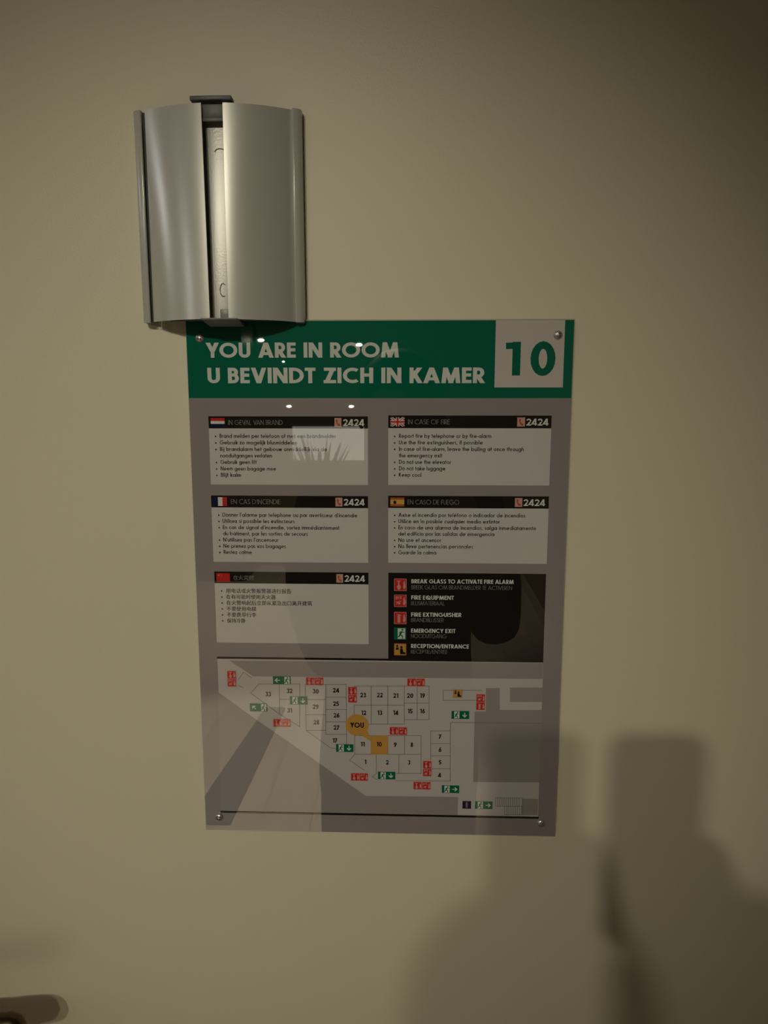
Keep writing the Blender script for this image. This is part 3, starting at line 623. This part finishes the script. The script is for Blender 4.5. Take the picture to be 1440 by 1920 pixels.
# punched marks of the back plate
def arc_rim(zc, rx, rz, a0, a1, xc, th=.00045):
    bm = bmesh.new(); pts = []
    for i in range(17):
        a = radians(a0+(a1-a0)*i/16); pts.append(surf(xc+rx*cos(a), zc+rz*sin(a), -.0089))
    tube(bm, pts, th, n=8); return bm_obj('punched_mark', bm, M_ALU_D, holder, True)
arc_rim(HZ1-.0310, .0040, .0022, 0, 180, .0042)
arc_rim(HZ0+.0215, .0026, .0046, 60, 300, .0050)

# ---------------------------------------------------------------- door handle (only its tip shows)
hand = bmesh.new()
hx, hz = -.392, 1.068
lathe(hand, [(0, 0), (.026, 0), (.026, .006), (.023, .009), (.010, .010), (.010, .040), (0, .042)], Matrix.Translation((hx, DY, hz)) @ Matrix.Rotation(pi/2, 4, 'X'), 32)
tube(hand, [(hx-.012, -.048, hz-.002), (hx-.009, -.048, hz-.001), (hx+.02, -.050, hz+.001), (hx+.05, -.052, hz+.004), (hx+.08, -.053, hz+.0085), (hx+.092, -.053, hz+.0108), (hx+.098, -.053, hz+.0116), (hx+.1015, -.053, hz+.0120)],
     [.006, .0095, .0105, .0108, .0108, .0100, .0075, .0030], n=20, flat=1.25)
bm_obj('door_handle', hand, M_BRASS, door, True)['label'] = 'dark bronze lever handle'

# ---------------------------------------------------------------- lamps of the room
for i, (x, y, wb, ws, colr) in enumerate(DOWNLIGHTS):
    lab = ['warm recessed ceiling downlight, nearest the open aisle in front of the door', 'warm recessed ceiling downlight, right of its near twin', 'whiter recessed ceiling downlight in the left half of the room', 'added ceiling downlight that brightens the floor beside the standing person', 'added ceiling downlight that brightens the far wall'][i]
    t = empty('ceiling_downlight', (x, y, CEIL), lab, 'ceiling light', 'downlights in the ceiling')
    bm = bmesh.new(); lathe(bm, [(.030, -.001), (.034, -.004), (.043, -.004), (.045, 0)], n=32); bm_obj('trim_ring', bm, M_WHITEP, t, True)
    bm = bmesh.new(); lathe(bm, [(0, -.0015), (.030, -.0015)], n=24); bm_obj('diffuser', bm, M_BULB, t)
    if wb:  # only the two added lamps, to brighten the floor and far wall
        L = bpy.data.lights.new('floor_beam', 'SPOT'); L.energy = wb; L.color = colr; L.spot_size = radians(40 if i < 4 else 75); L.spot_blend = .5; L.shadow_soft_size = .03
        o = link(bpy.data.objects.new('floor_beam', L)); o.parent = t; o.location = (0, 0, -.01)
    if not ws: continue
    L = bpy.data.lights.new('door_beam', 'SPOT'); L.energy = ws; L.color = colr; L.spot_size = radians(19.8); L.spot_blend = 1.0; L.shadow_soft_size = .045
    o = link(bpy.data.objects.new('door_beam', L)); o.parent = t; o.location = (0, 0, -.02)
    o.rotation_euler = (Vector(POOL)-Vector((x, y, CEIL))).to_track_quat('-Z', 'Y').to_euler()
for i, (y, z, w_) in enumerate(SIDE_LAMPS):
    t = empty('wall_sconce', (X0, y, z), ('cool white wall sconce on the left wall, farther from the door', 'cool white wall sconce on the left wall, nearest the door')[i], 'wall lamp', 'sconces on the left wall')
    bm = bmesh.new(); lathe(bm, [(0, 0), (.045, 0), (.045, .012), (.015, .016), (.015, .05), (.03, .055), (.03, .07), (0, .07)], Matrix.Rotation(pi/2, 4, 'Y'), 24); bm_obj('bracket', bm, M_WHITEP, t, True)
    bm = bmesh.new(); bmesh.ops.create_uvsphere(bm, u_segments=24, v_segments=14, radius=.028)
    for v in bm.verts: v.co.x += .092
    bm_obj('bulb', bm, M_BULB, t, True)
    L = bpy.data.lights.new('sconce_light', 'POINT'); L.energy = w_; L.color = COOL; L.shadow_soft_size = .03
    o = link(bpy.data.objects.new('sconce_light', L)); o.parent = t; o.location = (.155, 0, 0)
# small wall lamps at the far end, mirrored as bright dots in the sign
M_FAR = mat('far_lamp_glow', (1, 1, 1), emit=(1.0, .90, .66), strength=60)
for x, z, r, lab in ((-1.26, 2.00, .022, 'small upper wall lamp at the left of the far wall'), (-.42, 1.96, .022, 'small upper wall lamp at the right of the far wall'), (-1.07, 1.82, .009, 'tiny pin lamp high on the far wall'),
                     (-1.03, 1.44, .017, 'small lower wall lamp at the left above the added window'), (-.49, 1.44, .017, 'small lower wall lamp at the right above the added window')):
    t = empty('wall_lamp', (x, Y0, z), lab, 'wall lamp', 'small lamps on the far wall')
    bm = bmesh.new(); lathe(bm, [(0, 0), (r*1.8, 0), (r*1.8, .008), (r*.7, .014), (r*.7, .10), (r*1.1, .11), (r*1.1, .125)], Matrix.Rotation(-pi/2, 4, 'X'), 24); bm_obj('lamp_body', bm, M_BLACK, t, True)
    bm = bmesh.new(); bmesh.ops.create_uvsphere(bm, u_segments=20, v_segments=12, radius=r)
    for v in bm.verts: v.co.z *= .55; v.co.y = v.co.y*.6+.128; v.co.x *= 1.25
    bm_obj('lamp_bulb', bm, M_FAR, t, True)
# added to shape the mirrored light: dark wardrobe left, plant over the glowing window
wr = empty('wardrobe', (-1.95, Y0+.01, 0), 'dark wooden wardrobe added to darken the left of the far wall in the reflection', 'wardrobe')
bm = bmesh.new(); bx(bm, -.62, .62, 0, .58, .06, 2.2, bev=.004); bx(bm, -.60, .60, .03, .54, 0, .06); bm_obj('body', bm, M_DARKW, wr)
for s in (-1, 1):
    bm = bmesh.new(); a, b = sorted((s*.004, s*.61)); bx(bm, a, b, .581, .602, .08, 2.18, bev=.003); d = bm_obj('door', bm, M_DARKW, wr)
    bm = bmesh.new(); bx(bm, s*.05-.006, s*.05+.006, .602, .630, 1.0, 1.18, bev=.003); bm_obj('handle', bm, M_STEEL, d)
pt = empty('added_plant', (-.75, Y0+.32, 0), 'tall leafy plant in a dark pot, added to break up the glow of the window', 'plant')
bm = bmesh.new(); lathe(bm, [(0, .002), (.12, .002), (.15, .38), (.16, .40), (.14, .40), (.135, .36), (0, .36)], n=32); bm_obj('pot', bm, M_BLACK, pt, True)
M_LEAF = mat('dark_leaf', (.03, .06, .02), rough=.5)
rnd = random.Random(7)
bl = bmesh.new()
for i in range(60):
    a = rnd.uniform(0, 2*pi); le = rnd.uniform(.60, .90); sp_ = rnd.uniform(.05, .30); wd = rnd.uniform(.018, .034); prev = None
    for k in range(7):
        t = k/6; rr = .03+sp_*t**1.6; z = .36+le*t-.25*sp_*t**3; ww = wd*sin(pi*(.12+.86*t))
        c = Vector((cos(a)*rr, sin(a)*rr*.5, z)); n = Vector((-sin(a), cos(a), 0))*ww
        cur = (bl.verts.new(c-n), bl.verts.new(c+Vector((0,0,-.004))), bl.verts.new(c+n))
        if prev: bl.faces.new((prev[0], prev[1], cur[1], cur[0])); bl.faces.new((prev[1], prev[2], cur[2], cur[1]))
        prev = cur
bm_obj('leaves', bl, M_LEAF, pt, True)['kind'] = 'stuff'
# dark strip laid on the pale floor in place of a stripe of shade
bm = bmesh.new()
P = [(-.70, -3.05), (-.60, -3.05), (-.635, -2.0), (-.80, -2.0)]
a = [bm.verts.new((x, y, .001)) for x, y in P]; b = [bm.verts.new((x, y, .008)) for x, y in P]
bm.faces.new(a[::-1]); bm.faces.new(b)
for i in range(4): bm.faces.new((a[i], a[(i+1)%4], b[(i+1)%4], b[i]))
tag(bm_obj('floor_shade_strip', bm, mat('shade_strip_charcoal', (.045, .04, .036), rough=.95, noise=(200, .3))), 'narrow charcoal strip on the pale plank floor, standing in for a stripe of shade', 'shade strip')

# ---------------------------------------------------------------- phone and its holder (behind the lens; they cast the shadows)
ph = empty('smartphone', (.0462, -.6062, 1.4600), 'black smartphone held upright in the right hand in front of the door', 'phone')
bm = bmesh.new(); rc = .011; out = []
for cx_, cz_, a0 in ((.0320-rc, .1555-rc, 0), (-.0320+rc, .1555-rc, 90), (-.0320+rc, rc, 180), (.0320-rc, rc, 270)):
    out += [(cx_+rc*cos(radians(a0+k*15)), cz_+rc*sin(radians(a0+k*15))) for k in range(7)]
a = [bm.verts.new((x, -.004, z)) for x, z in out]; b = [bm.verts.new((x, .004, z)) for x, z in out]
e0 = bm.faces.new(a); e1 = bm.faces.new(b[::-1])
for k in range(len(out)): j = (k+1) % len(out); bm.faces.new((a[k], b[k], b[j], a[j]))
bmesh.ops.bevel(bm, geom=list(e0.edges)+list(e1.edges), offset=.0015, segments=2, affect='EDGES')
bm_obj('body', bm, M_BLACK, ph, True)
bm = bmesh.new(); bx(bm, -.0285, .0285, -.0043, -.0039, .006, .1495); bm_obj('screen', bm, mat('screen_glass', (.02, .02, .02), rough=.1, emit=(.5, .45, .35), strength=.25), ph)
for dx in (-.0210,): 
    bm = bmesh.new(); lathe(bm, [(0, .0002), (.006, .0002), (.006, .0012), (.0045, .0012), (.0045, .0006), (0, .0006)], Matrix.Translation((dx, .0038, .1398)) @ Matrix.Rotation(-pi/2, 4, 'X'), 24); bm_obj('lens', bm, M_BLACK, ph, True)

def skin(name, nodes, edges, m, parent, sub=2, root=0, smooth=True, fix=None):
    me = bpy.data.meshes.new(name); me.from_pydata([n[:3] for n in nodes], edges, []); me.update()
    o = link(bpy.data.objects.new(name, me))
    md = o.modifiers.new('s', 'SKIN'); md.use_smooth_shade = True
    sl = me.skin_vertices[0].data
    for i, n in enumerate(nodes):
        r = n[3]; sl[i].radius = r if isinstance(r, tuple) else (r, r); sl[i].use_root = (i == root)
    s2 = o.modifiers.new('u', 'SUBSURF'); s2.levels = sub; s2.render_levels = sub
    bpy.context.view_layer.update()
    me2 = bpy.data.meshes.new_from_object(o.evaluated_get(bpy.context.evaluated_depsgraph_get()))
    bpy.data.objects.remove(o)
    if fix:
        for v in me2.vertices: v.co = fix(v.co)
    me2.materials.clear(); me2.materials.append(m)
    me2.polygons.foreach_set('use_smooth', [True]*len(me2.polygons))
    o = link(bpy.data.objects.new(name, me2)); o.parent = parent; return o
PX, PY = .002, -.97
per = empty('person', (PX, PY, 0), 'person in long dark coat and trousers holding up a phone in the right hand', 'person')
M_SKIN = mat('skin', (.42, .25, .17), rough=.5); M_SHIRT = mat('dark_coat', (.022, .021, .024), rough=.9, bump=(400, .2, .001))
M_TROU = mat('dark_trousers', (.018, .019, .026), rough=.9); M_HAIR = mat('dark_hair', (.014, .010, .007), rough=.6); M_SHOE = mat('dark_shoe', (.03, .025, .02), rough=.5)
N, E = [], []
def nd(x, y, z, r, p=None):
    N.append((x, y, z, r)); i = len(N)-1
    if p is not None: E.append((p, i))
    return i
pel = nd(0, 0, .88, (.125, .09)); ab = nd(0, 0, 1.02, (.115, .08), pel); ch = nd(0, .0, 1.20, (.14, .09), ab); up = nd(0, .0, 1.33, (.10, .065), ch)
nk = nd(0, .012, 1.405, .048, up); nk2 = nd(0, .022, 1.45, .047, nk); hd1 = nd(0, .035, 1.52, (.068, .080), nk2); hd2 = nd(0, .03, 1.585, (.072, .088), hd1); hd3 = nd(0, .022, 1.63, (.052, .062), hd2)
hands = {}
pc = Vector((.0462-PX, -.6062-PY, 0))         # phone centre relative to the person
for s in (-1, 1):
    hp = nd(s*.085, 0, .83, .085, pel); kn = nd(s*.095, .015, .47, .055, hp); cf = nd(s*.095, -.01, .33, .05, kn); an = nd(s*.095, -.015, .085, .034, cf); ft = nd(s*.105, .07, .035, (.038, .03), an); nd(s*.112, .15, .025, (.036, .018), ft)
    sh = nd(s*.165, -.005, 1.345, .055, up)
    if s < 0:                                 # left arm hangs at the side
        ua = nd(-.190, -.015, 1.22, .044, sh); el = nd(-.178, -.01, 1.10, .037, ua); fa = nd(-.140, .10, 1.06, .033, el); wr_ = nd(-.085, .165, 1.055, .023, fa); pm = nd(-.035, .178, 1.062, (.014, .032), wr_)
        for k in range(4):
            z0 = 1.036+.018*k; b0 = nd(-.002, .176, z0, .0088, pm); b1 = nd(.026, .168, z0-.002, .0080, b0); nd(.048, .156, z0-.004, .0070, b1)
        t0 = nd(-.040, .178, 1.105, .010, pm); nd(-.018, .176, 1.126, .0085, t0)
        continue
    ua = nd(s*.195, .03, 1.23, .044, sh); el = nd(s*.190, .10, 1.12, .036, ua); fa = nd(s*.150, .21, 1.24, .033, el)
    wx = pc.x+s*.058; wr_ = nd(wx*.95+s*.012, pc.y-.055, 1.415, .023, fa)
    pm = nd(pc.x+s*.051, pc.y-.020, 1.468, (.022, .014), wr_)
    for k in range(4):                        # fingers curl round the phone's back
        z0 = 1.478+.0165*k; ln = (.8, .95, 1.0, .92)[k]
        b0 = nd(pc.x+s*.0455, pc.y+.000, z0, .0085, pm); b1 = nd(pc.x+s*.0425, pc.y+.0145, z0+.002, .0078, b0); nd(pc.x+s*(.0425-.020*ln), pc.y+.0150, z0+.003, .0070, b1)
    t0 = nd(pc.x+s*.043, pc.y-.020, 1.490, .0100, pm); t1 = nd(pc.x+s*.033, pc.y-.0165, 1.512, .0088, t0); nd(pc.x+s*.024, pc.y-.0150, 1.528, .0078, t1)
body = skin('body', N, E, M_SKIN, per)
# coat, trousers
def sub_skin(name, nodes, edges, m): return skin(name, nodes, edges, m, per)
T = [(0,0,.60,(.200,.140)), (0,0,1.02,(.165,.115)), (0,0,1.20,(.165,.110)), (0,0,1.33,(.125,.085)), (0,.008,1.395,(.062,.062)), (0,0,.82,(.190,.130))]; TE = [(0,5),(5,1),(1,2),(2,3),(3,4)]
for s in (-1, 1):
    i = len(T)
    if s > 0: T += [(s*.168,-.005,1.345,.072), (s*.198,.03,1.23,.060), (s*.193,.10,1.12,.052), (s*.150,.21,1.24,.046), (pc.x+s*.070, pc.y-.085, 1.375, .036)]
    else: T += [(-.168,-.005,1.345,.072), (-.192,-.015,1.22,.060), (-.180,-.01,1.10,.052), (-.142,.10,1.06,.046), (-.098,.155,1.055,.036)]
    TE += [(3,i),(i,i+1),(i+1,i+2),(i+2,i+3),(i+3,i+4)]
sub_skin('coat', T, TE, M_SHIRT)
T = [(0,0,.97,(.135,.095)), (0,0,.88,(.145,.105))]; TE = [(0,1)]
for s in (-1, 1):
    i = len(T); T += [(s*.088,0,.80,.100), (s*.095,.015,.47,.075), (s*.095,-.01,.30,.068), (s*.095,-.015,.07,.060)]; TE += [(1,i),(i,i+1),(i+1,i+2),(i+2,i+3)]
sub_skin('trousers', T, TE, M_TROU)
for s in (-1, 1):
    skin('shoe', [(s*.095,-.045,.040,(.040,.036)), (s*.100,.03,.040,(.044,.036)), (s*.108,.11,.034,(.046,.030)), (s*.113,.175,.026,(.034,.020))], [(0,1),(1,2),(2,3)], M_SHOE, per)
# hair cap and face
bm = bmesh.new(); bmesh.ops.create_uvsphere(bm, u_segments=32, v_segments=20, radius=1)
for v in bm.verts:
    c = v.co.copy(); front = max(0, c.y); low = c.z < (.28 if c.y > .15 else -.45)
    v.co = Vector((c.x*.082, .018+c.y*.098, 1.585+c.z*.092))
    if low: v.co.x *= .88; v.co.y = .018+(v.co.y-.018)*.84
bm_obj('hair', bm, M_HAIR, per, True)
bm = bmesh.new()
bx(bm, -.009, .009, .112, .137, 1.515, 1.56, bev=.006, seg=3); bm_obj('nose', bm, M_SKIN, per, True)
for s in (-1, 1):
    bm = bmesh.new(); bmesh.ops.create_uvsphere(bm, u_segments=16, v_segments=10, radius=.011)
    for v in bm.verts: v.co += Vector((s*.030, .104, 1.560))
    bm_obj('eye', bm, M_WHITEP, per, True)
    bm = bmesh.new(); bmesh.ops.create_uvsphere(bm, u_segments=16, v_segments=10, radius=1)
    for v in bm.verts: v.co = Vector((s*.076+v.co.x*.008, .02+v.co.y*.016, 1.545+v.co.z*.028))
    bm_obj('ear', bm, M_SKIN, per, True)
bm = bmesh.new(); bmesh.ops.create_uvsphere(bm, u_segments=16, v_segments=10, radius=1)
for v in bm.verts: v.co = Vector((v.co.x*.022, .110+v.co.y*.008, 1.492+v.co.z*.006))
bm_obj('mouth', bm, mat('lips', (.35, .12, .10), rough=.5), per, True)
